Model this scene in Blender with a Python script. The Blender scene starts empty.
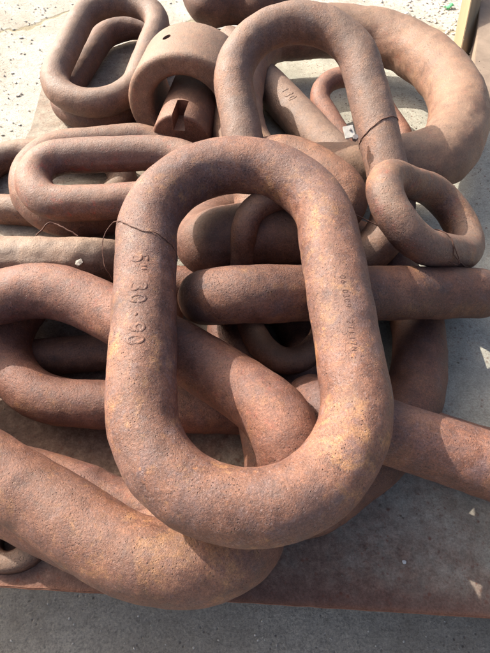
import bpy, bmesh, math, random
import numpy as np
from mathutils import Vector, Matrix, noise

random.seed(4)
S = bpy.context.scene
COL = S.collection
R = math.radians

# ---------------------------------------------------------------- camera, light, exposure
CAM_H = 1.08
cd = bpy.data.cameras.new('camera'); cam = bpy.data.objects.new('camera', cd); COL.objects.link(cam)
cam.location = (0, 0, CAM_H); cam.rotation_euler = (R(35), 0, 0)
cd.sensor_fit = 'VERTICAL'; cd.sensor_height = 36; cd.lens = 36*500/653
cd.clip_start = .02; cd.clip_end = 200
S.camera = cam

SUN_TO = Vector((-1.0, .72, .86)).normalized()        # towards the sun
elev = math.asin(SUN_TO.z); azim = math.atan2(SUN_TO.x, SUN_TO.y)
W = bpy.data.worlds.new('World'); S.world = W; W.use_nodes = True
nt = W.node_tree; bg = nt.nodes['Background']
sky = nt.nodes.new('ShaderNodeTexSky'); sky.sky_type = 'NISHITA'; sky.sun_disc = False
sky.sun_elevation = elev; sky.sun_rotation = azim; sky.dust_density = 9.0; sky.air_density = .8
nt.links.new(sky.outputs[0], bg.inputs[0]); bg.inputs[1].default_value = .15
sl = bpy.data.lights.new('sun', 'SUN'); sl.energy = 3.9; sl.angle = R(.5); sl.color = (1, .94, .85)
so = bpy.data.objects.new('sun', sl); COL.objects.link(so)
so.rotation_euler = (-SUN_TO).to_track_quat('-Z', 'Y').to_euler()
S.view_settings.view_transform = 'Standard'; S.view_settings.look = 'None'
S.view_settings.exposure = 1.12; S.view_settings.gamma = 1

# ---------------------------------------------------------------- helpers
CF = Vector((0, math.cos(R(55)), -math.sin(R(55)))); CU = Vector((0, math.sin(R(55)), math.cos(R(55))))
def at(px, py, z):
    """world point at height z seen along the line of sight through a place in the photograph"""
    d = CF + Vector((1, 0, 0))*((px-245)/500) - CU*((py-326.5)/500)
    return Vector((0, 0, CAM_H)) + d*((z-CAM_H)/d.z)

def tag(o, label=None, cat=None, group=None, kind=None):
    if label: o['label'] = label
    if cat: o['category'] = cat
    if group: o['group'] = group
    if kind: o['kind'] = kind
    return o

def mesh_obj(name, verts, faces, mat, parent=None, loc=(0, 0, 0), smooth=True):
    me = bpy.data.meshes.new(name); me.from_pydata([tuple(v) for v in verts], [], faces); me.update()
    if smooth: me.polygons.foreach_set('use_smooth', [True]*len(me.polygons))
    me.materials.append(mat)
    o = bpy.data.objects.new(name, me); COL.objects.link(o); o.location = loc
    if parent: o.parent = parent
    return o

def bm_obj(name, bm, mat, parent=None, loc=(0, 0, 0), rot=(0, 0, 0), smooth=False):
    bmesh.ops.recalc_face_normals(bm, faces=bm.faces)
    me = bpy.data.meshes.new(name); bm.to_mesh(me); bm.free()
    if smooth: me.polygons.foreach_set('use_smooth', [True]*len(me.polygons))
    me.materials.append(mat)
    o = bpy.data.objects.new(name, me); COL.objects.link(o); o.location = loc; o.rotation_euler = rot
    if parent: o.parent = parent
    return o

# ---------------------------------------------------------------- materials
class NT:
    def __init__(s, name):
        s.m = bpy.data.materials.new(name); s.m.use_nodes = True; s.t = s.m.node_tree
        s.b = s.t.nodes['Principled BSDF']
    def n(s, ty, **k):
        x = s.t.nodes.new(ty)
        for a, v in k.items(): setattr(x, a, v)
        return x
    def l(s, a, b): s.t.links.new(a, b)
    def coord(s, off=(0, 0, 0)):
        c = s.n('ShaderNodeTexCoord'); m = s.n('ShaderNodeVectorMath', operation='ADD')
        s.l(c.outputs['Object'], m.inputs[0]); m.inputs[1].default_value = off
        return m.outputs[0]
    def noise(s, v, scale, detail=6, rough=.6, dist=0):
        x = s.n('ShaderNodeTexNoise'); s.l(v, x.inputs['Vector'])
        x.inputs['Scale'].default_value = scale; x.inputs['Detail'].default_value = detail
        x.inputs['Roughness'].default_value = rough; x.inputs['Distortion'].default_value = dist
        return x.outputs['Fac']
    def voro(s, v, scale, out='Distance', feature='F1', rnd=1):
        x = s.n('ShaderNodeTexVoronoi', feature=feature); s.l(v, x.inputs['Vector'])
        x.inputs['Scale'].default_value = scale; x.inputs['Randomness'].default_value = rnd
        return x.outputs[out]
    def ramp(s, f, stops):
        x = s.n('ShaderNodeValToRGB'); s.l(f, x.inputs[0]); e = x.color_ramp.elements
        while len(e) < len(stops): e.new(.5)
        for i, (p, c) in enumerate(stops):
            e[i].position = p; e[i].color = (*c, 1) if isinstance(c, tuple) else (c, c, c, 1)
        return x.outputs[0]
    def mix(s, f, a, b, mode='MIX'):
        x = s.n('ShaderNodeMix', data_type='RGBA', blend_type=mode)
        for v, i in ((f, 0), (a, 6), (b, 7)):
            if hasattr(v, 'is_linked'): s.l(v, x.inputs[i])
            else: x.inputs[i].default_value = v if i == 0 else (*v, 1)
        return x.outputs[2]
    def math(s, op, a, b=0.0, clamp=False):
        x = s.n('ShaderNodeMath', operation=op, use_clamp=clamp)
        for v, i in ((a, 0), (b, 1)):
            if hasattr(v, 'is_linked'): s.l(v, x.inputs[i])
            else: x.inputs[i].default_value = v
        return x.outputs[0]
    def bump(s, h, dist, prev=None, strength=1):
        x = s.n('ShaderNodeBump'); s.l(h, x.inputs['Height']); x.inputs['Distance'].default_value = dist
        x.inputs['Strength'].default_value = strength
        if prev is not None: s.l(prev, x.inputs['Normal'])
        return x.outputs[0]
    def upness(s):
        g = s.n('ShaderNodeNewGeometry'); z = s.n('ShaderNodeSeparateXYZ'); s.l(g.outputs['Normal'], z.inputs[0])
        return z.outputs[2]
    def done(s, col, rough, nrm=None, spec=.3, metal=0):
        s.l(col, s.b.inputs['Base Color'])
        if hasattr(rough, 'is_linked'): s.l(rough, s.b.inputs['Roughness'])
        else: s.b.inputs['Roughness'].default_value = rough
        if nrm is not None: s.l(nrm, s.b.inputs['Normal'])
        s.b.inputs['Specular IOR Level'].default_value = spec; s.b.inputs['Metallic'].default_value = metal
        return s.m

def rust(name, seed, tone=(1, 1, 1), dust=.15, cover=0.0, orange=.5, purple=.5, dark=0.0, pit=1.0, red=0.0, scale=0.12):
    """layered rust: blotches, purple-grey mill scale, orange bloom, dark pits, pale dust"""
    N = NT(name); rs = random.Random(seed)
    v = N.coord((rs.uniform(-40, 40), rs.uniform(-40, 40), rs.uniform(-40, 40)))
    big = N.noise(v, 7, 5, .6, .3); mid = N.noise(v, 34, 7, .68, .2); fine = N.noise(v, 260, 4, .7)
    grit = N.noise(v, 620, 2, .6)
    base = N.ramp(mid, [(.28, (.115, .054, .036)), (.44, (.205, .096, .062)), (.58, (.275, .136, .088)), (.75, (.38, .215, .145))])
    f = N.ramp(N.noise(v, 22, 8, .75, .6), [(.50, 0.), (.68, purple)])
    base = N.mix(f, base, (.205, .145, .150))
    f = N.ramp(N.math('ADD', N.math('MULTIPLY', N.noise(v, 11, 6, .7, .5), .6), N.math('MULTIPLY', N.noise(v, 55, 5, .7), .4)), [(.52, 0.), (.64, orange)])
    base = N.mix(f, base, (.47, .265, .115))
    if red:
        f = N.ramp(N.noise(v, 38, 6, .7, .4), [(.56, 0.), (.64, red)])
        base = N.mix(f, base, (.34, .085, .055))
    ms = N.math('ADD', N.math('MULTIPLY', N.noise(v, 6, 6, .62, .8), .75), N.math('MULTIPLY', N.noise(v, 70, 6, .75), .25))
    base = N.mix(N.ramp(ms, [(.49, 0.), (.55, scale)]), base, (.125, .088, .090))
    fl = N.math('MULTIPLY', N.ramp(N.voro(v, 24), [(.05, 1.), (.11, 0.)]), N.ramp(N.noise(v, 80, 5, .8), [(.45, 0.), (.6, 1.)]))
    base = N.mix(N.math('MULTIPLY', fl, orange, True), base, (.58, .27, .10))
    # dark blue-black flecks where scale still clings
    f = N.ramp(N.noise(v, 95, 5, .75, .3), [(.30, .75), (.42, 0.)])
    base = N.mix(f, base, (.075, .045, .050))
    f = N.ramp(big, [(.35, (.74, .72, .74)), (.65, (1.18, 1.18, 1.15))])
    base = N.mix(1., base, f, 'MULTIPLY')
    f = N.ramp(fine, [(.30, (.55, .52, .52)), (.5, (1., 1., 1.)), (.72, (1.5, 1.45, 1.4))])
    base = N.mix(.85, base, f, 'MULTIPLY')
    f = N.ramp(grit, [(.35, (.72, .72, .72)), (.65, (1.28, 1.28, 1.28))])
    base = N.mix(.7, base, f, 'MULTIPLY')
    sp1 = N.ramp(N.noise(v, 210, 5, .8, .2), [(.56, 0.), (.66, .55)])
    base = N.mix(N.math('MULTIPLY', sp1, purple+.15, True), base, (.44, .35, .34))
    sp2 = N.ramp(N.noise(v, 330, 4, .8), [(.33, .8), (.42, 0.)])
    base = N.mix(sp2, base, (.085, .042, .038))
    # pits
    pd = N.voro(v, 170); pm = N.ramp(pd, [(.10, 1.), (.24, 0.)])
    gate = N.ramp(N.noise(v, 30, 4, .6), [(.45, 0.), (.6, 1.)])
    pits = N.math('MULTIPLY', pm, gate)
    base = N.mix(N.math('MULTIPLY', pits, .6*pit), base, (.06, .03, .028))
    # dust gathers on upward faces
    up = N.ramp(N.upness(), [(.35, 0.), (1., 1.)])
    dm = N.math('MULTIPLY', N.math('MULTIPLY', up, N.ramp(N.noise(v, 15, 7, .7), [(.3, .45), (.65, 1.)])), dust, True)
    base = N.mix(dm, base, (.47, .375, .275))
    if cover:
        cv = N.ramp(N.noise(v, 12, 8, .72, .3), [(.32, cover*.55), (.62, min(1, cover*1.25))])
        base = N.mix(cv, base, N.mix(1., N.ramp(fine, [(.3, (.24, .18, .135)), (.7, (.43, .335, .25))]), N.ramp(mid, [(.35, (.8, .76, .74)), (.65, (1.12, 1.12, 1.1))]), 'MULTIPLY'))
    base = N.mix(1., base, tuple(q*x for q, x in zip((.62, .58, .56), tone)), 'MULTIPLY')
    tiny = N.ramp(N.voro(v, 430), [(.12, 0.), (.30, 1.)])
    tg8 = N.ramp(N.noise(v, 9, 5, .65), [(.42, 0.), (.58, 1.)])
    tinyp = N.math('MULTIPLY', N.math('SUBTRACT', 1., tiny), tg8)
    base = N.mix(N.math('MULTIPLY', tinyp, .5*pit), base, (.07, .035, .03))
    nr = N.bump(N.noise(v, 22, 3, .55), .003, None, .5)
    nr = N.bump(mid, .0016, nr, .7)
    nr = N.bump(N.noise(v, 150, 5, .75), .0016, nr, .9)
    nr = N.bump(fine, .0010, nr, .9)
    inv = N.math('SUBTRACT', 1., pits)
    nr = N.bump(inv, .0014*pit, nr, .9)
    nr = N.bump(N.math('SUBTRACT', 1., tinyp), .0007, nr, .8)
    rg = N.ramp(mid, [(.3, .46), (.7, .74)])
    return N.done(base, rg, nr, .45)

def concrete():
    N = NT('rough_concrete'); v = N.coord()
    a = N.noise(v, 3, 8, .65); b = N.noise(v, 40, 8, .75); c = N.noise(v, 160, 5, .8)
    base = N.ramp(a, [(.3, (.60, .56, .48)), (.7, (.76, .72, .63))])
    base = N.mix(.9, base, N.ramp(b, [(.3, (.62, .61, .60)), (.5, (1., 1., 1.)), (.7, (1.2, 1.2, 1.18))]), 'MULTIPLY')
    base = N.mix(.8, base, N.ramp(c, [(.35, (.6, .6, .6)), (.6, (1.15, 1.15, 1.15))]), 'MULTIPLY')
    st = N.ramp(N.noise(v, 1.7, 7, .7, .6), [(.46, 0.), (.62, .5)])
    base = N.mix(st, base, (.34, .29, .23))
    vd = N.voro(v, 55); g = N.ramp(N.noise(v, 9, 5, .6), [(.5, 0.), (.62, 1.)])
    holes = N.math('MULTIPLY', N.ramp(vd, [(.10, 1.), (.22, 0.)]), g)
    base = N.mix(N.math('MULTIPLY', holes, .75), base, (.12, .10, .09))
    cr = N.voro(N_dist(N, N.coord((.35, 5.1, .2)), .25, 5), .52, 'Distance', 'DISTANCE_TO_EDGE')
    crk = N.ramp(cr, [(.004, 1.), (.012, 0.)])
    base = N.mix(N.math('MULTIPLY', crk, .6), base, (.30, .25, .12))
    nr = N.bump(N.noise(v, 14, 6, .65), .02, None, .8)
    nr = N.bump(b, .010, nr, .9); nr = N.bump(c, .004, nr, .9)
    nr = N.bump(N.math('SUBTRACT', 1., holes), .006, nr, .8)
    nr = N.bump(N.math('SUBTRACT', 1., crk), .008, nr, .8)
    return N.done(base, .95, nr, .2)

def N_dist(N, v, amt, scale):
    x = N.n('ShaderNodeTexNoise'); N.l(v, x.inputs['Vector']); x.inputs['Scale'].default_value = scale; x.inputs['Detail'].default_value = 5
    s = N.n('ShaderNodeVectorMath', operation='SUBTRACT'); N.l(x.outputs['Color'], s.inputs[0]); s.inputs[1].default_value = (.5, .5, .5)
    m = N.n('ShaderNodeVectorMath', operation='SCALE'); N.l(s.outputs[0], m.inputs[0]); m.inputs['Scale'].default_value = amt
    a = N.n('ShaderNodeVectorMath', operation='ADD'); N.l(v, a.inputs[0]); N.l(m.outputs[0], a.inputs[1])
    return a.outputs[0]

def plate_mat():
    """steel sheet: rust showing along the front, a skin of pale concrete dust elsewhere"""
    N = NT('dusty_steel_plate'); v = N.coord()
    a = N.noise(v, 6, 8, .68, .3); b = N.noise(v, 45, 8, .75); c = N.noise(v, 220, 4, .75)
    rustc = N.ramp(b, [(.3, (.12, .075, .058)), (.5, (.19, .125, .095)), (.7, (.27, .185, .14))])
    dust = N.ramp(a, [(.3, (.27, .265, .22)), (.5, (.38, .37, .31)), (.72, (.50, .47, .39))])
    sep = N.n('ShaderNodeSeparateXYZ'); N.l(v, sep.inputs[0])
    # how much dust lies on it grows away from the swept front edge
    g = N.n('ShaderNodeMapRange'); N.l(sep.outputs[1], g.inputs[0])
    g.inputs[1].default_value = .12; g.inputs[2].default_value = .85; g.inputs[3].default_value = -.16; g.inputs[4].default_value = .52
    g2 = N.n('ShaderNodeMapRange'); N.l(sep.outputs[0], g2.inputs[0])
    g2.inputs[1].default_value = -.3; g2.inputs[2].default_value = .6; g2.inputs[3].default_value = -.26; g2.inputs[4].default_value = .46
    f = N.math('ADD', N.math('ADD', g.outputs[0], g2.outputs[0]), N.math('MULTIPLY', N.math('SUBTRACT', N.noise(v, 17, 9, .75), .5), 1.1))
    f = N.ramp(N.math('ADD', f, .25), [(.22, 0.), (.80, .96)])
    base = N.mix(f, rustc, dust)
    ed = N.math('ADD', N.math('ADD', sep.outputs[1], N.math('MULTIPLY', sep.outputs[0], .0559)), N.math('ADD', N.math('MULTIPLY', N.noise(v, 60, 5, .7), -.012), -.1155+.006))
    band = N.ramp(N.math('ADD', ed, N.math('MULTIPLY', a, -.03)), [(.0, .75), (.055, 0.)])
    base = N.mix(band, base, (.125, .066, .052))
    sq = N.math('MULTIPLY', N.ramp(N.noise(v, 130, 6, .75), [(.56, 0.), (.64, .8)]), N.ramp(N.noise(v, 8, 5), [(.40, 0.), (.6, 1.)]))
    base = N.mix(sq, base, (.17, .065, .045))
    edf = N.ramp(ed, [(.0, .85), (.010, 0.)])
    base = N.mix(edf, base, (.20, .095, .06))
    sp = N.math('MULTIPLY', N.ramp(N.voro(v, 60), [(.12, 1.), (.3, 0.)]), N.ramp(N.noise(v, 12, 5), [(.46, 0.), (.6, 1.)]))
    base = N.mix(N.math('MULTIPLY', sp, .75), base, (.15, .055, .035))
    base = N.mix(.8, base, N.ramp(c, [(.33, (.68, .67, .66)), (.62, (1.2, 1.2, 1.2))]), 'MULTIPLY')
    base = N.mix(.8, base, N.ramp(b, [(.3, (.75, .74, .72)), (.65, (1.12, 1.12, 1.1))]), 'MULTIPLY')
    nr = N.bump(a, .004, None, .7); nr = N.bump(b, .003, nr, .9); nr = N.bump(c, .0012, nr, .9)
    return N.done(base, .88, nr, .25)

def simple(name, c1, c2, scale=30, rough=.8, bump=.002, spec=.3, metal=0, stretch=None):
    N = NT(name); v = N.coord()
    if stretch:
        m = N.n('ShaderNodeVectorMath', operation='MULTIPLY'); N.l(v, m.inputs[0]); m.inputs[1].default_value = stretch; v = m.outputs[0]
    a = N.noise(v, scale, 8, .7, .2); base = N.ramp(a, [(.3, c1), (.7, c2)])
    return N.done(base, rough, N.bump(a, bump, None, .9), spec, metal)

M_CONC = concrete(); M_PLATE = plate_mat()
M_WIRE = simple('rusty_wire', (.045, .022, .018), (.13, .06, .04), 90, .7, .0004)
M_WOOD = simple('weathered_wood', (.20, .135, .075), (.36, .26, .15), 9, .8, .003, .25, 0, (1, 1, .06))
M_GREYW = simple('grey_timber', (.15, .115, .09), (.27, .21, .16), 6, .9, .004, .2)
M_TAG = simple('dull_aluminium', (.30, .285, .25), (.55, .53, .47), 60, .5, .0006, .5, .35)
M_STONE = simple('pale_stone_chip', (.30, .28, .25), (.60, .57, .50), 60, .9, .002)
M_GREEN = simple('green_plastic', (.08, .34, .14), (.16, .50, .24), 20, .5, .001)
M_DARKROD = simple('grey_strip', (.12, .11, .11), (.24, .22, .21), 40, .6, .001, .4, .4)

# ---------------------------------------------------------------- the setting
g = 14
bm = bmesh.new(); bmesh.ops.create_grid(bm, x_segments=2, y_segments=2, size=g)
tag(bm_obj('ground', bm, M_CONC, loc=(0, 3, -.30)), kind='structure')

def prism(poly, z0, z1, bevel=0):
    bm = bmesh.new()
    lo = [bm.verts.new((x, y, z0)) for x, y in poly]; hi = [bm.verts.new((x, y, z1)) for x, y in poly]
    bm.faces.new(hi); bm.faces.new(lo[::-1])
    for i in range(len(poly)):
        j = (i+1) % len(poly); bm.faces.new((lo[i], lo[j], hi[j], hi[i]))
    bmesh.ops.recalc_face_normals(bm, faces=bm.faces)
    if bevel: bmesh.ops.bevel(bm, geom=list(bm.edges), offset=bevel, segments=2, affect='EDGES')
    return bm
plate_poly = [(-1.10, .177), (-.473, .142), (.459, .090), (1.35, .040), (1.1, 1.2), (.93, 1.75), (.90, 2.2), (-.30, 2.44), (-.78, 2.08), (-.806, 1.91), (-.782, 1.64), (-.80, 1.45), (-1.12, 1.40)]
_r = random.Random(5); _f = []
for i in range(91):
    u = i/90; x = -1.10+u*2.45; y = .177-(x+1.10)*.0559
    _f.append((x, y+.0016*noise.noise(Vector((x*30, 0, 0)))+.0012*noise.noise(Vector((x*110, 3, 0)))))
plate_poly = _f+plate_poly[4:]
bench = bpy.data.objects.new('steel_bench', None); COL.objects.link(bench); bench.location = (0, 1.2, -.3)
tag(bench, 'low rusty steel plate bench carrying the whole pile of links', 'bench')
def local(o, p=bench): o.parent = p; o.matrix_parent_inverse = Matrix.Translation(p.location).inverted(); return o
local(bm_obj('plate', prism(plate_poly, -.014, 0, .002), M_PLATE))
for y in (.45, 1.2, 1.95):
    b = prism([(-.6, y), (.8, y), (.8, y+.12), (-.6, y+.12)], -.299, -.0145, .004)
    local(bm_obj('bearer', b, M_GREYW))

# ---------------------------------------------------------------- links
FIT = {
    'main': [-0.0036, 0.5637, 0.3409, 0.0589, -0.9906, -0.1233, 0.9983, 0.0589, 0.004, 0.1737, 0.182, 0.0595],
    'l5': [-0.2082, 0.6675, 0.067, 0.9961, -0.0111, -0.0877, 0.0092, 0.9997, -0.0217, 0.1727, 0.1786, 0.0532],
    'l7': [0.243, 0.7185, 0.1778, 0.9463, 0.2071, -0.2482, -0.3222, 0.5421, -0.7761, 0.262, 0.0796, 0.0588],
    'l8': [0.5105, 0.3285, 0.1345, 0.9335, -0.3585, 0.0121, 0.1976, 0.486, -0.8513, 0.303, 0.0946, 0.0593],
    'l10b': [-0.571, 0.8753, 0.1301, 0.9997, -0.0098, -0.0202, -0.0076, 0.6969, -0.7171, 0.1444, 0.1066, 0.0566],
    'l11b': [-0.4155, 1.2336, 0.0981, 0.9495, 0.2989, -0.0956, -0.2722, 0.9361, 0.2229, 0.0886, 0.1382, 0.051],
    'l12': [-0.6205, 1.2882, 0.0441, 0.997, -0.077, 0.005, 0.0768, 0.9967, 0.0279, 0.0996, 0.1325, 0.0468],
    'l13': [-0.5008, 1.8778, 0.1647, -0.1523, -0.9776, -0.1454, 0.9881, -0.1478, -0.0415, 0.1374, 0.1471, 0.0472],
    'l13b': [-0.5013, 1.9604, 0.0532, -0.1801, -0.9833, -0.0253, 0.9836, -0.1803, 0.0077, 0.1838, 0.1386, 0.0501],
    'l16': [0.1738, 1.1638, 0.2818, 0.1666, -0.9013, -0.3999, 0.9846, 0.1303, 0.1165, 0.1815, 0.1754, 0.0532],
    'l17': [0.4296, 0.8873, 0.2668, 0.767, 0.3791, -0.5176, -0.289, 0.9244, 0.2489, 0.0581, 0.0965, 0.0401],
    'l19': [0.3975, 1.5788, 0.0787, 0.3799, -0.8957, -0.2311, 0.925, 0.3664, 0.1003, 0.097, 0.0969, 0.0358],
}
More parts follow.
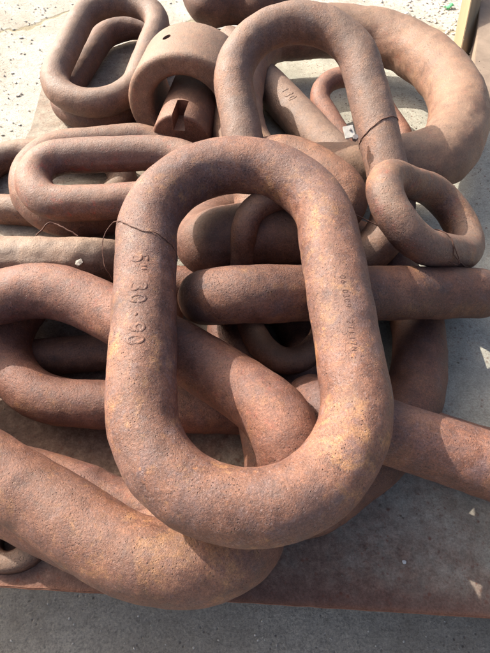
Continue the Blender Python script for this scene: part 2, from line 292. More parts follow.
BENT = {
    'l2': [[-0.6465, 0.4016, 0.1959], [-0.6059, 0.3842, 0.1998], [-0.5617, 0.3615, 0.1939], [-0.5207, 0.3397, 0.1883], [-0.4833, 0.3193, 0.1842], [-0.4437, 0.2981, 0.1797], [-0.3986, 0.275, 0.1738], [-0.3515, 0.251, 0.1679], [-0.3081, 0.2276, 0.1637], [-0.2689, 0.2054, 0.1613], [-0.2327, 0.1864, 0.1602], [-0.1992, 0.1723, 0.1602], [-0.1675, 0.1626, 0.1602], [-0.1365, 0.1573, 0.1586], [-0.1059, 0.1563, 0.1551], [-0.0771, 0.1595, 0.1494], [-0.0503, 0.1669, 0.1409], [-0.0268, 0.1781, 0.1305], [-0.0085, 0.193, 0.1189], [0.0038, 0.2109, 0.1067], [0.007, 0.2275, 0.0954], [-0.0013, 0.2401, 0.0859], [-0.0189, 0.2482, 0.0784], [-0.0434, 0.2499, 0.0735], [-0.0737, 0.2453, 0.0712], [-0.1055, 0.2374, 0.07], [-0.136, 0.2277, 0.069], [-0.1658, 0.2176, 0.0683], [-0.195, 0.2096, 0.0679], [-0.2242, 0.2047, 0.0679], [-0.2565, 0.2058, 0.068], [-0.2938, 0.2154, 0.068], [-0.3358, 0.2313, 0.068], [-0.3832, 0.2507, 0.0677], [-0.4355, 0.2731, 0.0674], [-0.4903, 0.2979, 0.0682], [-0.5469, 0.3249, 0.0706], [-0.6014, 0.3519, 0.0764], [-0.6484, 0.3755, 0.0886], [-0.6856, 0.3949, 0.1075], [-0.7031, 0.4075, 0.1314], [-0.6933, 0.4113, 0.1603], [-0.6643, 0.4069, 0.1874]],
    'l4': [[-0.6106, 0.6723, 0.1992], [-0.5816, 0.6814, 0.205], [-0.5551, 0.685, 0.2085], [-0.5287, 0.6891, 0.2122], [-0.502, 0.6941, 0.2162], [-0.475, 0.6973, 0.2198], [-0.4475, 0.6971, 0.2224], [-0.4197, 0.6935, 0.2242], [-0.3916, 0.6858, 0.2251], [-0.3631, 0.6742, 0.2252], [-0.3348, 0.6605, 0.225], [-0.3072, 0.6457, 0.225], [-0.2786, 0.6292, 0.225], [-0.2464, 0.6097, 0.2251], [-0.2106, 0.5875, 0.2252], [-0.1745, 0.5654, 0.2247], [-0.1397, 0.545, 0.223], [-0.1064, 0.5253, 0.2209], [-0.0753, 0.505, 0.22], [-0.0465, 0.4839, 0.2204], [-0.0195, 0.4626, 0.2225], [0.0063, 0.4417, 0.227], [0.0297, 0.4203, 0.2324], [0.0488, 0.3967, 0.2371], [0.0634, 0.3714, 0.2403], [0.0739, 0.3474, 0.2386], [0.0805, 0.3268, 0.23], [0.0821, 0.3093, 0.2141], [0.0767, 0.2955, 0.1883], [0.0644, 0.2852, 0.1541], [0.0463, 0.2763, 0.1221], [0.0231, 0.2675, 0.0988], [-0.0048, 0.2602, 0.0823], [-0.0368, 0.257, 0.0712], [-0.0722, 0.2579, 0.0652], [-0.1075, 0.2602, 0.0623], [-0.1403, 0.2623, 0.0614], [-0.1718, 0.2647, 0.0617], [-0.2039, 0.2675, 0.062], [-0.2364, 0.2709, 0.062], [-0.2669, 0.2764, 0.062], [-0.2934, 0.2851, 0.062], [-0.3191, 0.2957, 0.062], [-0.3484, 0.3059, 0.0619], [-0.3819, 0.3155, 0.0618], [-0.4193, 0.3252, 0.0621], [-0.4607, 0.3347, 0.063], [-0.5048, 0.3465, 0.0648], [-0.5496, 0.3647, 0.0679], [-0.5942, 0.3898, 0.0727], [-0.6346, 0.4207, 0.0811], [-0.6685, 0.4572, 0.0943], [-0.6935, 0.4972, 0.1112], [-0.7053, 0.5377, 0.1302], [-0.7033, 0.5775, 0.1506], [-0.6889, 0.6131, 0.1691], [-0.6614, 0.6422, 0.1838], [-0.627, 0.6644, 0.195]],
    'l15': [[-0.1657, 2.3627, 0.12], [-0.1353, 2.342, 0.12], [-0.1, 2.3612, 0.12], [-0.0611, 2.3745, 0.12], [-0.0197, 2.3761, 0.12], [0.0208, 2.371, 0.12], [0.0578, 2.3565, 0.12], [0.0913, 2.353, 0.12], [0.1213, 2.3972, 0.12], [0.146, 2.4897, 0.12], [0.1543, 2.5983, 0.12], [0.1391, 2.7078, 0.12], [0.1031, 2.806, 0.12], [0.0474, 2.87, 0.12], [-0.0248, 2.8952, 0.12], [-0.0948, 2.8774, 0.12], [-0.1513, 2.8101, 0.12], [-0.1911, 2.7074, 0.12], [-0.2043, 2.5859, 0.12], [-0.1912, 2.4553, 0.12]],
    'l11': [[-0.5244, 1.212, 0.1898], [-0.4853, 1.2174, 0.1902], [-0.4386, 1.2206, 0.1901], [-0.3914, 1.2241, 0.19], [-0.3452, 1.2281, 0.19], [-0.3028, 1.2307, 0.19], [-0.2666, 1.2309, 0.19], [-0.2354, 1.2284, 0.19], [-0.2075, 1.2222, 0.1902], [-0.1827, 1.2123, 0.1905], [-0.1624, 1.1981, 0.1895], [-0.1469, 1.1792, 0.1865], [-0.1373, 1.1573, 0.1822], [-0.1359, 1.1345, 0.1778], [-0.1428, 1.1117, 0.1735], [-0.158, 1.0919, 0.1705], [-0.182, 1.0774, 0.1695], [-0.2135, 1.0669, 0.1698], [-0.2509, 1.0592, 0.17], [-0.2932, 1.0541, 0.17], [-0.3366, 1.0501, 0.17], [-0.3785, 1.0465, 0.17], [-0.4185, 1.0434, 0.17], [-0.4548, 1.0413, 0.1699], [-0.4871, 1.0404, 0.1698], [-0.5146, 1.0434, 0.1702], [-0.5365, 1.0518, 0.1718], [-0.5538, 1.0651, 0.1739], [-0.5681, 1.0831, 0.176], [-0.5795, 1.1053, 0.178], [-0.5859, 1.1288, 0.18], [-0.586, 1.1518, 0.182], [-0.5802, 1.1732, 0.184], [-0.5688, 1.1904, 0.1861], [-0.5513, 1.203, 0.1882]],
    'l20': [[0.0373, 1.1397, 0.22], [0.0507, 1.1434, 0.2328], [0.0699, 1.1414, 0.2445], [0.089, 1.136, 0.2527], [0.1075, 1.1276, 0.2573], [0.1261, 1.1171, 0.2597], [0.1452, 1.1051, 0.2605], [0.164, 1.0914, 0.2603], [0.1816, 1.0755, 0.2603], [0.1978, 1.0578, 0.2605], [0.2131, 1.0408, 0.2596], [0.2277, 1.0261, 0.2569], [0.2405, 1.0128, 0.2525], [0.2498, 0.9994, 0.2463], [0.255, 0.986, 0.2384], [0.2545, 0.9734, 0.2301], [0.2472, 0.9614, 0.222], [0.2341, 0.9542, 0.214], [0.2163, 0.9594, 0.2058], [0.1942, 0.9772, 0.1975], [0.1685, 1.0003, 0.1903], [0.1393, 1.0252, 0.1847], [0.1091, 1.0502, 0.1812], [0.082, 1.0714, 0.181], [0.059, 1.0883, 0.1842], [0.0425, 1.1041, 0.1908], [0.0343, 1.1206, 0.201], [0.0341, 1.135, 0.2136]],
    'l9': [[-0.0086, 0.7418, 0.1326], [-0.0109, 0.7658, 0.1501], [-0.0102, 0.784, 0.1761], [-0.0089, 0.7954, 0.2072], [-0.0073, 0.801, 0.2419], [-0.0043, 0.8074, 0.2731], [0.0002, 0.819, 0.2962], [0.0084, 0.8336, 0.3127], [0.024, 0.8488, 0.3245], [0.0472, 0.8637, 0.3317], [0.0737, 0.8751, 0.3341], [0.1017, 0.8811, 0.3315], [0.1289, 0.8813, 0.3244], [0.1513, 0.8739, 0.3136], [0.1683, 0.8594, 0.299], [0.1816, 0.8434, 0.278], [0.1918, 0.8302, 0.2487], [0.1983, 0.8123, 0.2161], [0.2, 0.7763, 0.1884], [0.1968, 0.7233, 0.1668], [0.1895, 0.673, 0.1516], [0.1784, 0.6371, 0.1436], [0.1638, 0.6112, 0.1408], [0.1459, 0.59, 0.1397], [0.125, 0.5736, 0.1396], [0.1026, 0.5657, 0.14], [0.0794, 0.5688, 0.1404], [0.0573, 0.5815, 0.1402], [0.0392, 0.6021, 0.138], [0.0255, 0.6299, 0.1339], [0.0139, 0.6613, 0.13], [0.003, 0.6947, 0.127], [-0.0057, 0.7273, 0.1283]],
    'l10': [[-0.0894, 0.8597, 0.1984], [-0.0786, 0.8508, 0.2125], [-0.0635, 0.8557, 0.2213], [-0.0409, 0.8601, 0.2267], [-0.0109, 0.8623, 0.2291], [0.0254, 0.8644, 0.23], [0.0681, 0.8666, 0.2307], [0.1108, 0.8693, 0.2305], [0.1423, 0.8725, 0.2294], [0.162, 0.8773, 0.2268], [0.1776, 0.8918, 0.2176], [0.1935, 0.9217, 0.198], [0.2071, 0.9601, 0.1729], [0.216, 0.9972, 0.1493], [0.2192, 1.0311, 0.1284], [0.214, 1.0597, 0.1109], [0.1986, 1.0808, 0.0978], [0.1733, 1.0952, 0.0888], [0.1374, 1.1029, 0.0842], [0.0918, 1.1043, 0.0837], [0.0436, 1.1007, 0.0846], [-0.0034, 1.0936, 0.0849], [-0.0458, 1.0794, 0.0878], [-0.076, 1.0512, 0.0987], [-0.0935, 1.0095, 0.1177], [-0.1015, 0.9629, 0.1404], [-0.1011, 0.915, 0.165], [-0.0941, 0.8733, 0.1886]],
    'l3': [[0.1578, 0.9493, 0.08], [0.1873, 0.9686, 0.08], [0.2162, 0.9859, 0.08], [0.2457, 0.9937, 0.08], [0.2756, 0.9912, 0.08], [0.3033, 0.9806, 0.08], [0.3276, 0.9625, 0.0802], [0.349, 0.9387, 0.0801], [0.3684, 0.9122, 0.0791], [0.3861, 0.8835, 0.0772], [0.4011, 0.8523, 0.075], [0.4132, 0.8187, 0.0728], [0.4217, 0.7828, 0.0709], [0.4254, 0.7442, 0.0699], [0.4243, 0.7033, 0.0698], [0.4194, 0.6615, 0.07], [0.4114, 0.6192, 0.07], [0.4006, 0.5778, 0.07], [0.3872, 0.5393, 0.07], [0.3714, 0.5038, 0.07], [0.3526, 0.4704, 0.07], [0.3306, 0.4386, 0.07], [0.3058, 0.409, 0.07], [0.2784, 0.3825, 0.07], [0.2488, 0.359, 0.07], [0.2184, 0.337, 0.07], [0.1882, 0.3153, 0.07], [0.159, 0.2959, 0.07], [0.1325, 0.282, 0.07], [0.1089, 0.274, 0.07], [0.0894, 0.2732, 0.07], [0.0746, 0.2803, 0.07], [0.0644, 0.2945, 0.07], [0.0597, 0.3144, 0.07], [0.0597, 0.3397, 0.07], [0.0595, 0.3693, 0.07], [0.0562, 0.4024, 0.07], [0.0496, 0.4393, 0.07], [0.0386, 0.4802, 0.07], [0.0234, 0.5247, 0.07], [0.0065, 0.5702, 0.07], [-0.0115, 0.6147, 0.0698], [-0.0258, 0.6595, 0.0699], [-0.0276, 0.7062, 0.0709], [-0.0162, 0.7548, 0.0728], [0.004, 0.802, 0.075], [0.0315, 0.8465, 0.0772], [0.0637, 0.8858, 0.0791], [0.0959, 0.9145, 0.0801], [0.1272, 0.933, 0.0802]],
    'l18': [[0.0954, 1.9884, 0.1496], [0.139, 2.0019, 0.1549], [0.1855, 2.0033, 0.1585], [0.2359, 2.0086, 0.1603], [0.29, 2.0188, 0.1604], [0.3447, 2.0245, 0.1601], [0.3986, 2.0212, 0.16], [0.4503, 2.0098, 0.16], [0.4974, 1.9909, 0.16], [0.5393, 1.9647, 0.16], [0.5765, 1.9326, 0.16], [0.609, 1.8958, 0.16], [0.6366, 1.8534, 0.16], [0.6591, 1.8042, 0.16], [0.6763, 1.7485, 0.16], [0.6879, 1.6887, 0.16], [0.6933, 1.626, 0.16], [0.693, 1.5622, 0.16], [0.687, 1.5007, 0.16], [0.6755, 1.4423, 0.16], [0.6592, 1.3887, 0.1601], [0.6385, 1.3411, 0.1604], [0.6143, 1.3009, 0.1602], [0.588, 1.2712, 0.1582], [0.56, 1.2521, 0.1544], [0.5296, 1.24, 0.1501], [0.4964, 1.2332, 0.146], [0.4607, 1.2301, 0.142], [0.4225, 1.2277, 0.138], [0.3819, 1.2255, 0.134], [0.3405, 1.2233, 0.13], [0.2993, 1.2208, 0.126], [0.2581, 1.2186, 0.122], [0.2168, 1.217, 0.118], [0.1754, 1.2168, 0.114], [0.1346, 1.2232, 0.1099], [0.0947, 1.2391, 0.1056], [0.0577, 1.2658, 0.1017], [0.0268, 1.3059, 0.0995], [0.0027, 1.3597, 0.0991], [-0.015, 1.4261, 0.1003], [-0.0261, 1.5052, 0.1031], [-0.0304, 1.5935, 0.1075], [-0.0277, 1.6864, 0.1137], [-0.0175, 1.7813, 0.1216], [0.0025, 1.8648, 0.13], [0.0342, 1.9286, 0.1384], [0.0742, 1.9735, 0.1463]],
}

def stadium(p, step=.006):
    C, a, b = Vector(p[0:3]), Vector(p[3:6]).normalized(), Vector(p[6:9]).normalized()
    Lh, Wr = p[9], p[10]
    na = max(24, int(math.pi*Wr/step)); ns = max(6, int(2*Lh/step))
    pts = []
    for i in range(na+1):
        t = -math.pi/2+math.pi*i/na; pts.append((Lh+Wr*math.cos(t), Wr*math.sin(t)))
    for i in range(1, ns): pts.append((Lh-2*Lh*i/ns, Wr))
    for i in range(na+1):
        t = math.pi/2+math.pi*i/na; pts.append((-Lh+Wr*math.cos(t), Wr*math.sin(t)))
    for i in range(1, ns): pts.append((-Lh+2*Lh*i/ns, -Wr))
    return C, [a*x+b*y for x, y in pts], a.cross(b).normalized()

def tube_mesh(pts, nrm, r, closed=True, seg=56, seed=0, amp=1.0, rfun=None, seam=0.0):
    """tube swept along pts with hand-forged unevenness"""
    n = len(pts); V = []; off = Vector((seed*3.7, seed*1.3, seed*5.1))
    for i in range(n):
        if closed: T = (pts[(i+1) % n]-pts[i-1]).normalized()
        else: T = (pts[min(i+1, n-1)]-pts[max(i-1, 0)]).normalized()
        N1 = (nrm-T*nrm.dot(T)).normalized(); B = T.cross(N1)
        rr = r*(rfun(i/(n-1)) if rfun else 1)
        for k in range(seg):
            th = 2*math.pi*k/seg; d = N1*math.cos(th)+B*math.sin(th); q = pts[i]+d*r
            e = (noise.noise(q*5+off)*.0038+noise.noise(q*17+off)*.0017+noise.noise(q*48+off)*.0009+min(0, noise.noise(q*9+off*2)+.3)*.006)*amp if amp else 0
            if seam:
                w = min(abs(th-math.pi/2), abs(th-3*math.pi/2)); e += seam*math.exp(-(w/.10)**2)*(.7+.8*noise.noise(q*30))
            V.append(pts[i]+d*(rr+e*r/.06))
    Fc = []
    for i in range(n if closed else n-1):
        a = i*seg; b = ((i+1) % n)*seg
        for k in range(seg):
            k2 = (k+1) % seg; Fc.append((a+k, b+k, b+k2, a+k2))
    if not closed:
        Fc.append(tuple(range(seg))[::-1]); Fc.append(tuple((n-1)*seg+k for k in range(seg)))
    return V, Fc

INFO = {
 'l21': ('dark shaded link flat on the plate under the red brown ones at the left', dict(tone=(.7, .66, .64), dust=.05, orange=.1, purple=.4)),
 'main': ('large brown link on top of the pile, cast with 5" 30-90 on its left leg', dict(tone=(1.05, 1, .98), dust=.10, orange=.9, purple=.85, scale=.4)),
 'l5': ('red brown link low at the left edge, its rounded end tucked under another', dict(tone=(1.0, .9, .9), dust=.06, orange=.5, purple=.3)),
 'l7': ('dark pitted link standing on edge, its straight bar crossing level behind the topmost link', dict(tone=(.80, .76, .74), dust=.05, orange=.55, purple=.5, scale=.7, pit=1.6)),
 'l8': ('thick link on edge sticking out to the lower right from under the topmost link', dict(tone=(1.0, .93, .93), dust=.06, orange=.25, purple=.8, scale=.5)),
 'l10b': ('pale dusty link bar at the left edge just below the slim stacked pair', dict(tone=(1.0, 1.02, 1.0), dust=.5, cover=.45, orange=.3, purple=.5)),
 'l11b': ('slim dusty link under its red-flecked twin at the left, only its upper rim showing', dict(tone=(1.0, .97, .94), dust=.4, orange=.2, purple=.5, red=.5)),
 'l12': ('dusty link cut by the left picture edge, its end tucked under the stacked slim pair', dict(tone=(1.0, 1, .96), dust=.55, orange=.2, purple=.5)),
 'l13': ('smooth dull brown link at the upper left on top of another beside the bare concrete', dict(tone=(.98, 1.02, 1.02), dust=.3, cover=.2, orange=.05, purple=.5, pit=.4)),
 'l13b': ('smooth brown link lying flat on the plate under its twin at the upper left', dict(tone=(.85, .85, .85), dust=.3, orange=.05, purple=.5, pit=.4)),
 'l16': ('tall arched brown link at top centre with a wire twisted round its right leg', dict(tone=(.98, .97, .95), dust=.3, cover=.15, orange=.2, purple=.85, scale=.5)),
 'l17': ('small stubby wired link at the right, between the arched link and the level bar', dict(tone=(1.0, .98, .92), dust=.32, orange=.4, purple=.7, red=.7, scale=.5, pit=1.4)),
 'l19': ('thinnest reddish link lying flat on the plate inside the huge tan one', dict(tone=(1.15, 1.0, .95), dust=.25, orange=.3, purple=.2)),
}
LINKS = {}
_c = at(70, 322, .05)
FIT['l21'] = [_c.x, _c.y, .05, .995, .1, 0, -.1, .995, 0, .14, .10, .046]  # extra link, added to keep the gap below the left bars dark
GROUP = 'rusty chain links heaped on the steel plate'
for i, (k, p) in enumerate(FIT.items()):
    lab, mk = INFO[k]
    C, pts, nrm = stadium(p)
    V, Fc = tube_mesh(pts, nrm, p[11], seed=i+1, amp={'l10b': 2.6, 'l17': 1.5, 'l12': 1.5}.get(k, 1), seam={'l11': .0028, 'l11b': .0022, 'l12': .002, 'l16': .0014, 'l8': .0016, 'l10b': .003}.get(k, 0), seg=72 if k in ('l11', 'main') else 56)
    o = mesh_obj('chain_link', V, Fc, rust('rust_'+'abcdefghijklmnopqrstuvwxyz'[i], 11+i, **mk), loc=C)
    tag(o, lab, 'chain link', GROUP); LINKS[k] = (o, p)

# links bent out of true follow their own paths
BENT_INFO = {
 'l21': ('dark shaded link flat on the plate under the red brown ones at the left', dict(tone=(.7, .66, .64), dust=.05, orange=.1, purple=.4)),
 'l2': ('very thick orange-flecked link sloping across the lower left corner over the plate edge', .068, dict(tone=(1.06, 1, .98), dust=.12, orange=.75, purple=.5, scale=.15), (.05, -.1, .95)),
 'l4': ('thick red brown link whose bar slopes down across the hole of the topmost link', .062, dict(tone=(1.02, .94, .94), dust=.06, orange=.3, purple=.45, red=.35, scale=.3), (0, -.2, 1)),
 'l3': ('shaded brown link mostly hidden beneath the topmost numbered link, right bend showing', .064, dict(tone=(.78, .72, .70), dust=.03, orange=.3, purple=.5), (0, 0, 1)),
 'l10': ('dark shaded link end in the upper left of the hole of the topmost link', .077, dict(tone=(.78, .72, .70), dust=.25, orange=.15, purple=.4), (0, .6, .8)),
 'l20': ('orange brown link whose bend shows just above the right shoulder of the topmost link', .052, dict(tone=(1.02, .95, .85), dust=.15, orange=.9, purple=.3, pit=1.5), (0, -.3, .95)),
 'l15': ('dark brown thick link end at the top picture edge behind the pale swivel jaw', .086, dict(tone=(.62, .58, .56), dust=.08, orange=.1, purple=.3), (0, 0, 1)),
 'l11': ('slim level link with red paint traces at the left, upper of a stacked pair', .049, dict(tone=(1.08, 1.0, .98), dust=.32, cover=.1, orange=.15, purple=.8, red=1.0, scale=.4), (0, .1, 1)),
 'l9': ('thin small link standing behind the level bar, seen through the hole of the topmost link', .030, dict(tone=(.95, .9, .85), dust=.3, orange=.3, purple=.4, pit=1.5), (0, -.8, .6)),
 'l18': ('huge tan dusty rounded link at the upper right, thickest and palest of all', .092, dict(tone=(1.08, 1.05, 1.0), dust=.38, cover=.3, orange=.4, purple=.3, red=.5, pit=1.3), (0, 0, 1)),
}
for bi, (k, P) in enumerate(BENT.items()):
    lab, r, mk, up = BENT_INFO[k]
    P = [Vector(q) for q in P]; n0 = len(P); fine = []
    for i in range(n0):
        a, b, c, d = P[i-1], P[i], P[(i+1) % n0], P[(i+2) % n0]
        for j in range(5):
            u = j/5; fine.append(.5*(2*b+(c-a)*u+(2*a-5*b+4*c-d)*u*u+(3*b-a-3*c+d)*u**3))
    ctr = sum(fine, Vector())/len(fine)
    V, Fc = tube_mesh([q-ctr for q in fine], Vector(up), r, seed=40+bi, amp=1.3 if k == 'l18' else 1, seam=.0026 if k == 'l11' else 0)
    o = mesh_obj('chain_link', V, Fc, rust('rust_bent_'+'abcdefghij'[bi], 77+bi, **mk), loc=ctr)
    tag(o, lab, 'chain link', GROUP)

# ---------------------------------------------------------------- raised and stamped characters
def arc(cx, cy, rx, ry, a0, a1, n=14): return [(cx+rx*math.cos(R(a0+(a1-a0)*i/n)), cy+ry*math.sin(R(a0+(a1-a0)*i/n))) for i in range(n+1)]
GL = {
 '0': [arc(.3, .5, .26, .48, 0, 360, 22)],
 '1': [[(.3, 0), (.3, 1)]],
 '2': [arc(.3, .72, .25, .27, 160, -40, 10)+[(.05, .02), (.56, .02)]],
 '3': [arc(.27, .75, .25, .25, 150, -90, 12), arc(.27, .26, .28, .26, 90, -150, 12)],
 '4': [[(.45, 0), (.45, 1), (.02, .32), (.6, .32)]],
 '5': [[(.52, .98), (.12, .98), (.08, .56)]+arc(.27, .30, .27, .30, 120, -150, 14)],
 '6': [[(.45, 1)]+arc(.3, .28, .26, .28, 150, 510, 20)],
 '7': [[(.04, .98), (.56, .98), (.22, 0)]],
 '8': [arc(.3, .74, .22, .25, 0, 360, 16), arc(.3, .25, .26, .25, 0, 360, 16)],
 '9': [arc(.3, .72, .26, .28, 0, 360, 18), [(.56, .72), (.48, .25), (.25, 0)]],
 '"': [[(.12, .98), (.12, .6)], [(.38, .98), (.38, .6)]],
 '-': [[(.08, .45), (.48, .45)]],
 'N': [[(.05, 0), (.05, 1), (.55, 0), (.55, 1)]],
 ' ': []}
from mathutils.bvhtree import BVHTree
def letters(name, lines, surf, w, mat, host, sink=.3, flat=(1.25, .7)):
    """lines = [(text, u0, v0, advance, height)]; surf(u, v) gives a point and normal near the host's surface"""
    bvh = BVHTree.FromPolygons([v.co for v in host.data.vertices], [tuple(p.vertices) for p in host.data.polygons])
    for text, u0, v0, adv, h in lines:
        for ci, ch in enumerate(text):
            V, Fc = [], []
            for st in GL[ch]:
                q = [(u0+ci*adv+x*h, v0+y*h) for x, y in st]; dn = []
                for a, b in zip(q, q[1:]):
                    m = max(1, int(math.dist(a, b)/.002))
                    dn += [(a[0]+(b[0]-a[0])*j/m, a[1]+(b[1]-a[1])*j/m) for j in range(m)]
                dn.append(q[-1]); pp = []; base = len(V); seg = 8
                for x in dn:
                    c, nn = surf(*x); hit = bvh.ray_cast(c+nn*.02, -nn, .06)
                    pp.append((hit[0] if hit[0] is not None else c, nn))
                for j, (c, nn) in enumerate(pp):
                    T = (pp[min(j+1, len(pp)-1)][0]-pp[max(j-1, 0)][0]).normalized(); B = T.cross(nn).normalized()
                    e = .55 if j in (0, len(pp)-1) else 1+.3*noise.noise(c*260)
                    for s in range(seg):
                        t = 2*math.pi*s/seg; V.append(c-nn*w*sink+(B*math.cos(t)*flat[0]+nn*math.sin(t)*flat[1])*w*e)
                for j in range(len(pp)-1):
                    for s in range(seg):
                        s2 = (s+1) % seg; Fc.append((base+j*seg+s, base+(j+1)*seg+s, base+(j+1)*seg+s2, base+j*seg+s2))
            mesh_obj(name, V, Fc, mat, host)
def leg_surf(p, side, u_sign, v_sign, th0):
    """u runs along the leg, v round it, local to the link's centre"""
    a, b = Vector(p[3:6]).normalized(), Vector(p[6:9]).normalized(); n = a.cross(b).normalized()
    if n.z < 0: n = -n
    r = p[11]; out = b*side
    def f(u, v):
        th = th0+v_sign*v/r; d = n*math.cos(th)+out*math.sin(th)
        return a*(u*u_sign)+out*p[10]+d*(r+.0004), d
    return f
mo, mp = LINKS['main']
M_CAST = mo.data.materials[0]
letters('raised_character', [('5"', -.084, 0, .021, .027), ('30', -.024, 0, .024, .027), ('-', .036, .004, .02, .016), ('90', .058, -.001, .023, .027)],
        leg_surf(mp, -1, 1, -1, .24), .0021, M_CAST, mo, .15, (1.5, .6))
M_STAMP = simple('stamped_mark', (.05, .026, .022), (.10, .055, .042), 200, .9, .0003)
letters('stamped_character', [('06-0309', -.018, 0, .0098, .0095), ('27117N', .072, -.002, .0102, .0100)],
        leg_surf(mp, 1, 1, 1, -.14), .0011, M_STAMP, mo, .15, (.9, .5))

# ---------------------------------------------------------------- bar with raised digits, under the arched link
def capsule(name, A, B, r, mat, label, cat, seed=3, **k):
    C = (A+B)/2; D = (B-A); Ln = D.length; D.normalize(); n = 60
    pts, rf = [], []
    for i in range(n+1):
        t = i/n; pts.append(A-C+D*Ln*t)
    up = Vector((0, 0, 1))
    prof = lambda t: max(.02, min(1, math.sqrt(max(0, 1-max(0, (abs(t-.5)*Ln-(Ln/2-r*.8))/(r*.8))**2))))
    V, Fc = tube_mesh(pts, up, r, closed=False, seed=seed, rfun=prof)
    return tag(mesh_obj(name, V, Fc, mat, loc=C), label, cat), C, D
bA, bB = at(225, 38, .066), at(352, 176, .066)
bar, bC, bD = capsule('forged_bar', bA, bB, .066, rust('rust_bar', 91, tone=(1.0, 1.0, 1.0), dust=.35, cover=.42, orange=.15, purple=.5, pit=1.4),
    'thick pale grey forged bar with raised digits lying under the arched link', 'forged bar')
def bar_surf(u, v):
    side = Vector((0, 0, 1)).cross(bD).normalized(); th = -v/.066+.35
    d = Vector((0, 0, 1))*math.cos(th)-side*math.sin(th)
    return bD*u+d*.0665, d
letters('raised_digit', [('130', .055, -.005, .026, .026)], bar_surf, .003, bar.data.materials[0], bar, .15)

# ---------------------------------------------------------------- swivel jaw and its pin
jaw = bpy.data.objects.new('swivel_jaw', None); COL.objects.link(jaw)
jc = at(192, 100, .13); jaw.location = (jc.x, jc.y, 0)
tag(jaw, 'large pale forged swivel jaw arching over a slotted round pin, left of the arched link', 'swivel jaw')
M_JAW = rust('rust_jaw', 55, tone=(1.08, 1.06, 1.02), dust=.45, cover=.3, orange=.25, purple=.4, red=.6, pit=1)
M_PIN = rust('rust_pin', 56, tone=(1.0, .92, .88), dust=.3, orange=.3, purple=.2, pit=.5)
bm = bmesh.new(); Ro, Ri, n = .192, .110, 40
rows = []
for (rr, e) in ((Ri, 0), (Ro, 0)):
    pass
prof = []
for i in range(n+1):
    t = R(-35+250*i/n); prof.append((Ro*math.cos(t), Ro*math.sin(t)*.95))
inn = []
for i in range(n+1):
    t = R(-35+250*i/n); inn.append((Ri*math.cos(t), Ri*math.sin(t)))
ring = prof+inn[::-1]
fr = [bm.verts.new((x, -.10, z)) for x, z in ring]; bk = [bm.verts.new((x, .12, z)) for x, z in ring]
m = len(ring)
for i in range(m):
    j = (i+1) % m; bm.faces.new((fr[i], fr[j], bk[j], bk[i]))
for i in range(n):
    a, b = i, i+1; c, d = m-1-i, m-2-i
    bm.faces.new((fr[a], fr[b], fr[d], fr[c])); bm.faces.new((bk[a], bk[c], bk[d], bk[b]))
bmesh.ops.recalc_face_normals(bm, faces=bm.faces)
edges = [e for e in bm.edges if abs(e.calc_face_angle(0)) > .8]
bmesh.ops.bevel(bm, geom=edges, offset=.022, segments=5, affect='EDGES', profile=.5)
body = bm_obj('jaw_body', bm, M_JAW, jaw, smooth=True)
body.location = (0, 0, .15)
def cyl(r, h, seg=48, cap=.0):
    b = bmesh.new(); bmesh.ops.create_cone(b, cap_ends=True, segments=seg, radius1=r, radius2=r, depth=h)
    if cap:
        ed = [e for e in b.edges if abs(e.calc_face_angle(0)) > 1]; bmesh.ops.bevel(b, geom=ed, offset=cap, segments=4, affect='EDGES', profile=.5)
    return b
pin = bm_obj('pin', cyl(.090, .36, 64, .010), M_PIN, jaw, smooth=True)
pin.location = (.012, -.055, .132); pin.rotation_euler = (R(90), 0, R(0))
def _unused_cutter(bm, loc, rot, host):
    o = bm_obj('cutter', bm, M_PIN); me = o.data
    c2 = bmesh.new(); c2.from_mesh(me); T = Matrix.Translation(loc) @ rot.to_matrix().to_4x4()
    c2.transform(T); me2 = bpy.data.meshes.new('cutter'); c2.to_mesh(me2); c2.free(); bpy.data.objects.remove(o)
    return me2
from mathutils import Euler, bvhtree
def carve(host, cutters):
    """boolean the cutters out of host once and keep the resulting mesh"""
    tmp = []
    for bmc, loc, rot in cutters:
        bmc.transform(Matrix.Translation(loc) @ Euler(rot).to_matrix().to_4x4())
        bmesh.ops.recalc_face_normals(bmc, faces=bmc.faces)
        me = bpy.data.meshes.new('c'); bmc.to_mesh(me); bmc.free()
        c = bpy.data.objects.new('c', me); COL.objects.link(c); c.matrix_world = Matrix.Identity(4); tmp.append(c)
    par = host.parent; mw = host.matrix_basis.copy(); host.parent = None; host.matrix_basis = Matrix.Identity(4)
    for c in tmp:
        md = host.modifiers.new('b', 'BOOLEAN'); md.operation = 'DIFFERENCE'; md.solver = 'EXACT'; md.object = c
    dg = bpy.context.evaluated_depsgraph_get(); dg.update()
    me = bpy.data.meshes.new_from_object(host.evaluated_get(dg)); host.modifiers.clear()
    host.data = me; host.parent = par; host.matrix_basis = mw
    for c in tmp: bpy.data.objects.remove(c)
def boxbm(sx, sy, sz):
    b = bmesh.new(); bmesh.ops.create_cube(b, size=1); b.transform(Matrix.Diagonal((sx, sy, sz, 1))); return b
# pin local: z runs along the pin, the viewer's end is +z (after the turn), its top side is +y
carve(pin, [(boxbm(.036, .08, .09), (.0, .078, .145), (0, 0, 0)), (cyl(.017, .06), (-.005, -.072, .175), (0, 0, 0))])
carve(body, [(cyl(.014, .1), (-.07, .02, .175), (0, R(-22), 0))])
for o in (pin, body):
    o.data.polygons.foreach_set('use_smooth', [True]*len(o.data.polygons))
    md = o.modifiers.new('edges', 'EDGE_SPLIT'); md.split_angle = R(38)
jaw.rotation_euler = (0, 0, R(-8))

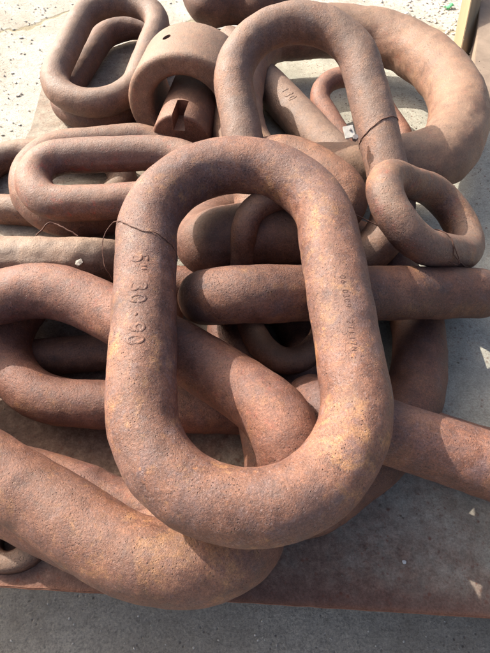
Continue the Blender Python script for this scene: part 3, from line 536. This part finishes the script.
# ---------------------------------------------------------------- wires, tag, small pieces
def wire(path, r=.0011, label='', name='binding_wire', mat=None, sm=3):
    P = [Vector(p) for p in path]; out = []
    for i in range(len(P)-1):
        a, b, c, d = P[max(i-1, 0)], P[i], P[i+1], P[min(i+2, len(P)-1)]
        for k in range(8):
            u = k/8; out.append(.5*(2*b+(c-a)*u+(2*a-5*b+4*c-d)*u*u+(3*b-a-3*c+d)*u**3))
    out.append(P[-1]); out = [q+Vector((noise.noise(q*70), noise.noise(q*70+Vector((9, 0, 0))), abs(noise.noise(q*70+Vector((0, 9, 0))))))*.0028 for q in out]
    C = sum(out, Vector())/len(out); pts = [q-C for q in out]; V, Fc, seg = [], [], 8
    ref = Vector((.3, .5, .8))
    for i, q in enumerate(pts):
        T = (pts[min(i+1, len(pts)-1)]-pts[max(i-1, 0)]).normalized(); N1 = ref.cross(T).normalized(); B = T.cross(N1)
        for s in range(seg):
            t = 2*math.pi*s/seg; V.append(q+(N1*math.cos(t)+B*math.sin(t))*r)
    for i in range(len(pts)-1):
        for s in range(seg):
            s2 = (s+1) % seg; Fc.append((i*seg+s, (i+1)*seg+s, (i+1)*seg+s2, i*seg+s2))
    return tag(mesh_obj(name, V, Fc, mat or M_WIRE, loc=C), label, 'wire')
_bv = {}
def on_leg(k, u, th, lift=.0012):
    """a point on a link's leg: u along it, th round it (0 = its upper face), side by sign"""
    p = LINKS[k][1]; side = 1 if th[1] > 0 else -1
    a, b = Vector(p[3:6]).normalized(), Vector(p[6:9]).normalized(); n = a.cross(b).normalized()
    if n.z < 0: n = -n
    out = b*side; d = n*math.cos(th[0])+out*math.sin(th[0])
    host = LINKS[k][0]
    if k not in _bv: _bv[k] = BVHTree.FromPolygons([v.co for v in host.data.vertices], [tuple(q.vertices) for q in host.data.polygons])
    c = a*u+out*p[10]; h = _bv[k].ray_cast(c+d*(p[11]+.03), -d, .1)
    return host.location+(h[0] if h[0] is not None else c+d*p[11])+d*lift
wire([at(114, 280, .30), at(107, 271, .33), at(103, 256, .35), at(104, 238, .37), at(110, 226, .385), on_leg('main', -.182, (.95, -1)), on_leg('main', -.160, (.5, -1)),
      on_leg('main', -.138, (0, -1)), on_leg('main', -.132, (-.5, -1)), on_leg('main', -.124, (-1.0, -1)), on_leg('main', -.118, (-1.5, -1)), on_leg('main', -.115, (-2.0, -1))],
     .0009, 'thin bent rusty wire hooked over the upper left leg of the topmost link')
wire([on_leg('l16', .045, (-1.9, 1)), on_leg('l16', .040, (-1.3, 1)), on_leg('l16', .030, (-.7, 1)), on_leg('l16', .016, (-.1, 1)), on_leg('l16', .008, (.5, 1)), on_leg('l16', .004, (1.1, 1)), on_leg('l16', .0, (1.8, 1))],
     .0012, 'dark wire wound round the right leg of the tall arched link')
wire([at(336, 224, .36), at(350, 213, .34), on_leg('l17', -.030, (1.3, -1), .004), on_leg('l17', -.038, (.8, -1)), on_leg('l17', -.045, (.2, -1)), on_leg('l17', -.052, (-.4, -1)), on_leg('l17', -.056, (-1.0, -1)), on_leg('l17', -.056, (-1.6, -1))],
     .0012, 'straight rusty wire running from behind the topmost link to the small stubby link')
wire([on_leg('l17', -.045, (.3, -1), .002), on_leg('l17', -.030, (.8, -1), .006), on_leg('l17', .0, (1.15, -1), .004), on_leg('l17', .03, (1.35, -1), .003), on_leg('l17', .065, (1.5, -1)), on_leg('l17', .09, (1.9, -1))],
     .0011, 'short curved wire loop lying on the flank of the small stubby link')
wire([at(36, 236, .20), at(42, 230, .21), at(47, 224, .22), at(55, 224, .215), at(66, 229, .21), at(78, 236, .20)], .0019, 'thick bent rusty rod end poking out below the slim stacked links')
b = boxbm(.026, .034, .004); bmesh.ops.bevel(b, geom=list(b.edges), offset=.0008, segments=2, affect='EDGES')
tg = bm_obj('metal_tag', b, M_TAG, loc=at(349, 132, .33), rot=(R(24), R(-8), R(8)))
tag(tg, 'small pale square metal tag beside the right leg of the tall arched link', 'tag')
rv = bm_obj('rivet', cyl(.003, .0065, 16, .0008), M_DARKROD, tg, loc=(.004, .003, .002)); nb = bm_obj('clamp_nut', cyl(.008, .012, 6, .001), M_DARKROD, tg, loc=(.012, -.018, -.002))

b = bmesh.new(); seg = 40; rings = []
for rr, z in ((.021, 0), (.021, .024), (.026, .030), (.052, .030), (.058, .024), (.060, 0)):
    rings.append([b.verts.new((rr*math.cos(2*math.pi*k/seg)*(1.25 if rr > .03 else 1), rr*math.sin(2*math.pi*k/seg), z)) for k in range(seg)])
for a, c in zip(rings, rings[1:]+rings[:1]):
    for k in range(seg): b.faces.new((a[k], a[(k+1) % seg], c[(k+1) % seg], c[k]))
lg = at(13, 541, .012)
tag(bm_obj('eye_lug', b, rust('rust_lug', 61, tone=(1.0, .97, .9), dust=.35, orange=.2, purple=.3, scale=.3), loc=(lg.x, lg.y, .0005), smooth=True), 'small flat lug with a round hole, lying at the lower left edge of the plate', 'eye lug')

# ---------------------------------------------------------------- planks beyond the plate
def plank(name, A, B, w, t, mat, label, face, cat='plank'):
    D = B-A; Ln = D.length; z = D.normalized(); x = (face-z*face.dot(z)).normalized(); y = z.cross(x)
    b = boxbm(t, w, Ln); bmesh.ops.bevel(b, geom=list(b.edges), offset=.003, segments=2, affect='EDGES')
    o = bm_obj(name, b, mat); M = Matrix((x, y, z)).transposed().to_4x4(); o.matrix_world = Matrix.Translation((A+B)/2) @ M
    return tag(o, label, cat)
plank('wooden_post', at(459, 62, -.295), at(481, -45, -.02), .155, .05, M_WOOD, 'brown sawn timber post leaning behind the huge tan link', Vector((.35, -.93, 0)))
plank('wooden_batten', at(466, 74, -.295), at(484, 22, -.2), .03, .02, M_GREYW, 'thin pale batten on the ground just right of the brown post', Vector((-.2, -1, .3)))
o = plank('timber_block', at(486, 118, -.24), at(492, 8, -.24), .17, .11, M_GREYW, 'wide grey brown board lying at the right picture edge beside the post', Vector((0, 0, 1)), 'board')

# ---------------------------------------------------------------- loose bits
def chip_bm(bm, c, s, rs):
    v = bmesh.ops.create_icosphere(bm, subdivisions=1, radius=1)['verts']
    k = [rs.uniform(.6, 1.2)*s for _ in range(3)]; a = rs.uniform(0, 6.3)
    for w in v:
        q = w.co*rs.uniform(.75, 1.2); q = Vector((q.x*k[0], q.y*k[1], q.z*k[2]*.6)); w.co = Matrix.Rotation(a, 3, 'Z') @ q + c
rs = random.Random(8)
bm = bmesh.new()
for i in range(1500):
    x, y = rs.uniform(-2.2, 2.4), rs.uniform(2.35, 4.6)
    if rs.random() < .5: x, y = rs.gauss(1.35, .28), rs.gauss(3.25, .35)
    chip_bm(bm, Vector((x, y, -.297)), rs.choice((.004, .005, .007, .012)), rs)
for i in range(500):
    chip_bm(bm, Vector((rs.uniform(-1.8, -.85), rs.uniform(1.5, 3.4), -.297)), rs.choice((.003, .004, .005, .008)), rs)
for i in range(350):
    chip_bm(bm, Vector((rs.uniform(-.8, .9), rs.uniform(-.1, .2), -.298)), rs.choice((.0015, .002, .003)), rs)
tag(bm_obj('gravel', bm, M_STONE), 'loose pale gravel and concrete crumbs scattered on the ground', 'gravel', kind='stuff')
bm = bmesh.new()
for i in range(1800):
    x, y = rs.uniform(-.75, 1.0), rs.uniform(.15, 2.3)
    if rs.random() < .35: x, y = rs.gauss(.55, .1), rs.gauss(1.55, .15)
    chip_bm(bm, Vector((x, y, .0005)), rs.choice((.001, .0014, .002, .003)), rs)
tag(bm_obj('grit', bm, simple('dark_grit', (.07, .05, .04), (.3, .26, .2), 90, .9, .001)), 'fine dark grit and rust flakes lying on the steel plate', 'grit', kind='stuff')
for px, py, z, s, lab in ((407, 13, -.29, .012, 'bright white pebble on the ground beyond the huge tan link'),):
    bm = bmesh.new(); chip_bm(bm, Vector(), s, rs); tag(bm_obj('pebble', bm, simple('white_pebble', (.7, .7, .68), (.8, .8, .78), 30, .8, .001), loc=at(px, py, z), smooth=True), lab, 'pebble')
bm = bmesh.new(); chip_bm(bm, Vector(), .010, rs)
tag(bm_obj('stone_chip', bm, simple('grey_chip', (.16, .14, .12), (.36, .33, .29), 90, .9, .002), loc=at(79, 263, .24)), 'flat pale stone chip caught on the dusty link at the left', 'stone')
bm = bmesh.new(); chip_bm(bm, Vector(), .0045, rs)
tag(bm_obj('pebble', bm, simple('white_grit', (.5, .49, .46), (.6, .59, .56), 30, .8, .001), loc=at(404, 562, .002)), 'tiny white pebble alone on the bare front of the plate', 'pebble')
b = boxbm(.06, .03, .002); bmesh.ops.subdivide_edges(b, edges=list(b.edges), cuts=4, use_grid_fill=True)
for v in b.verts: v.co.z += .012*math.sin(v.co.x*90)+.004*math.cos(v.co.y*160)
tag(bm_obj('plastic_scrap', b, M_GREEN, loc=at(449, 6, -.285), rot=(0, .2, .5), smooth=True), 'crumpled bright green plastic scrap on the gravel by the post', 'plastic scrap')
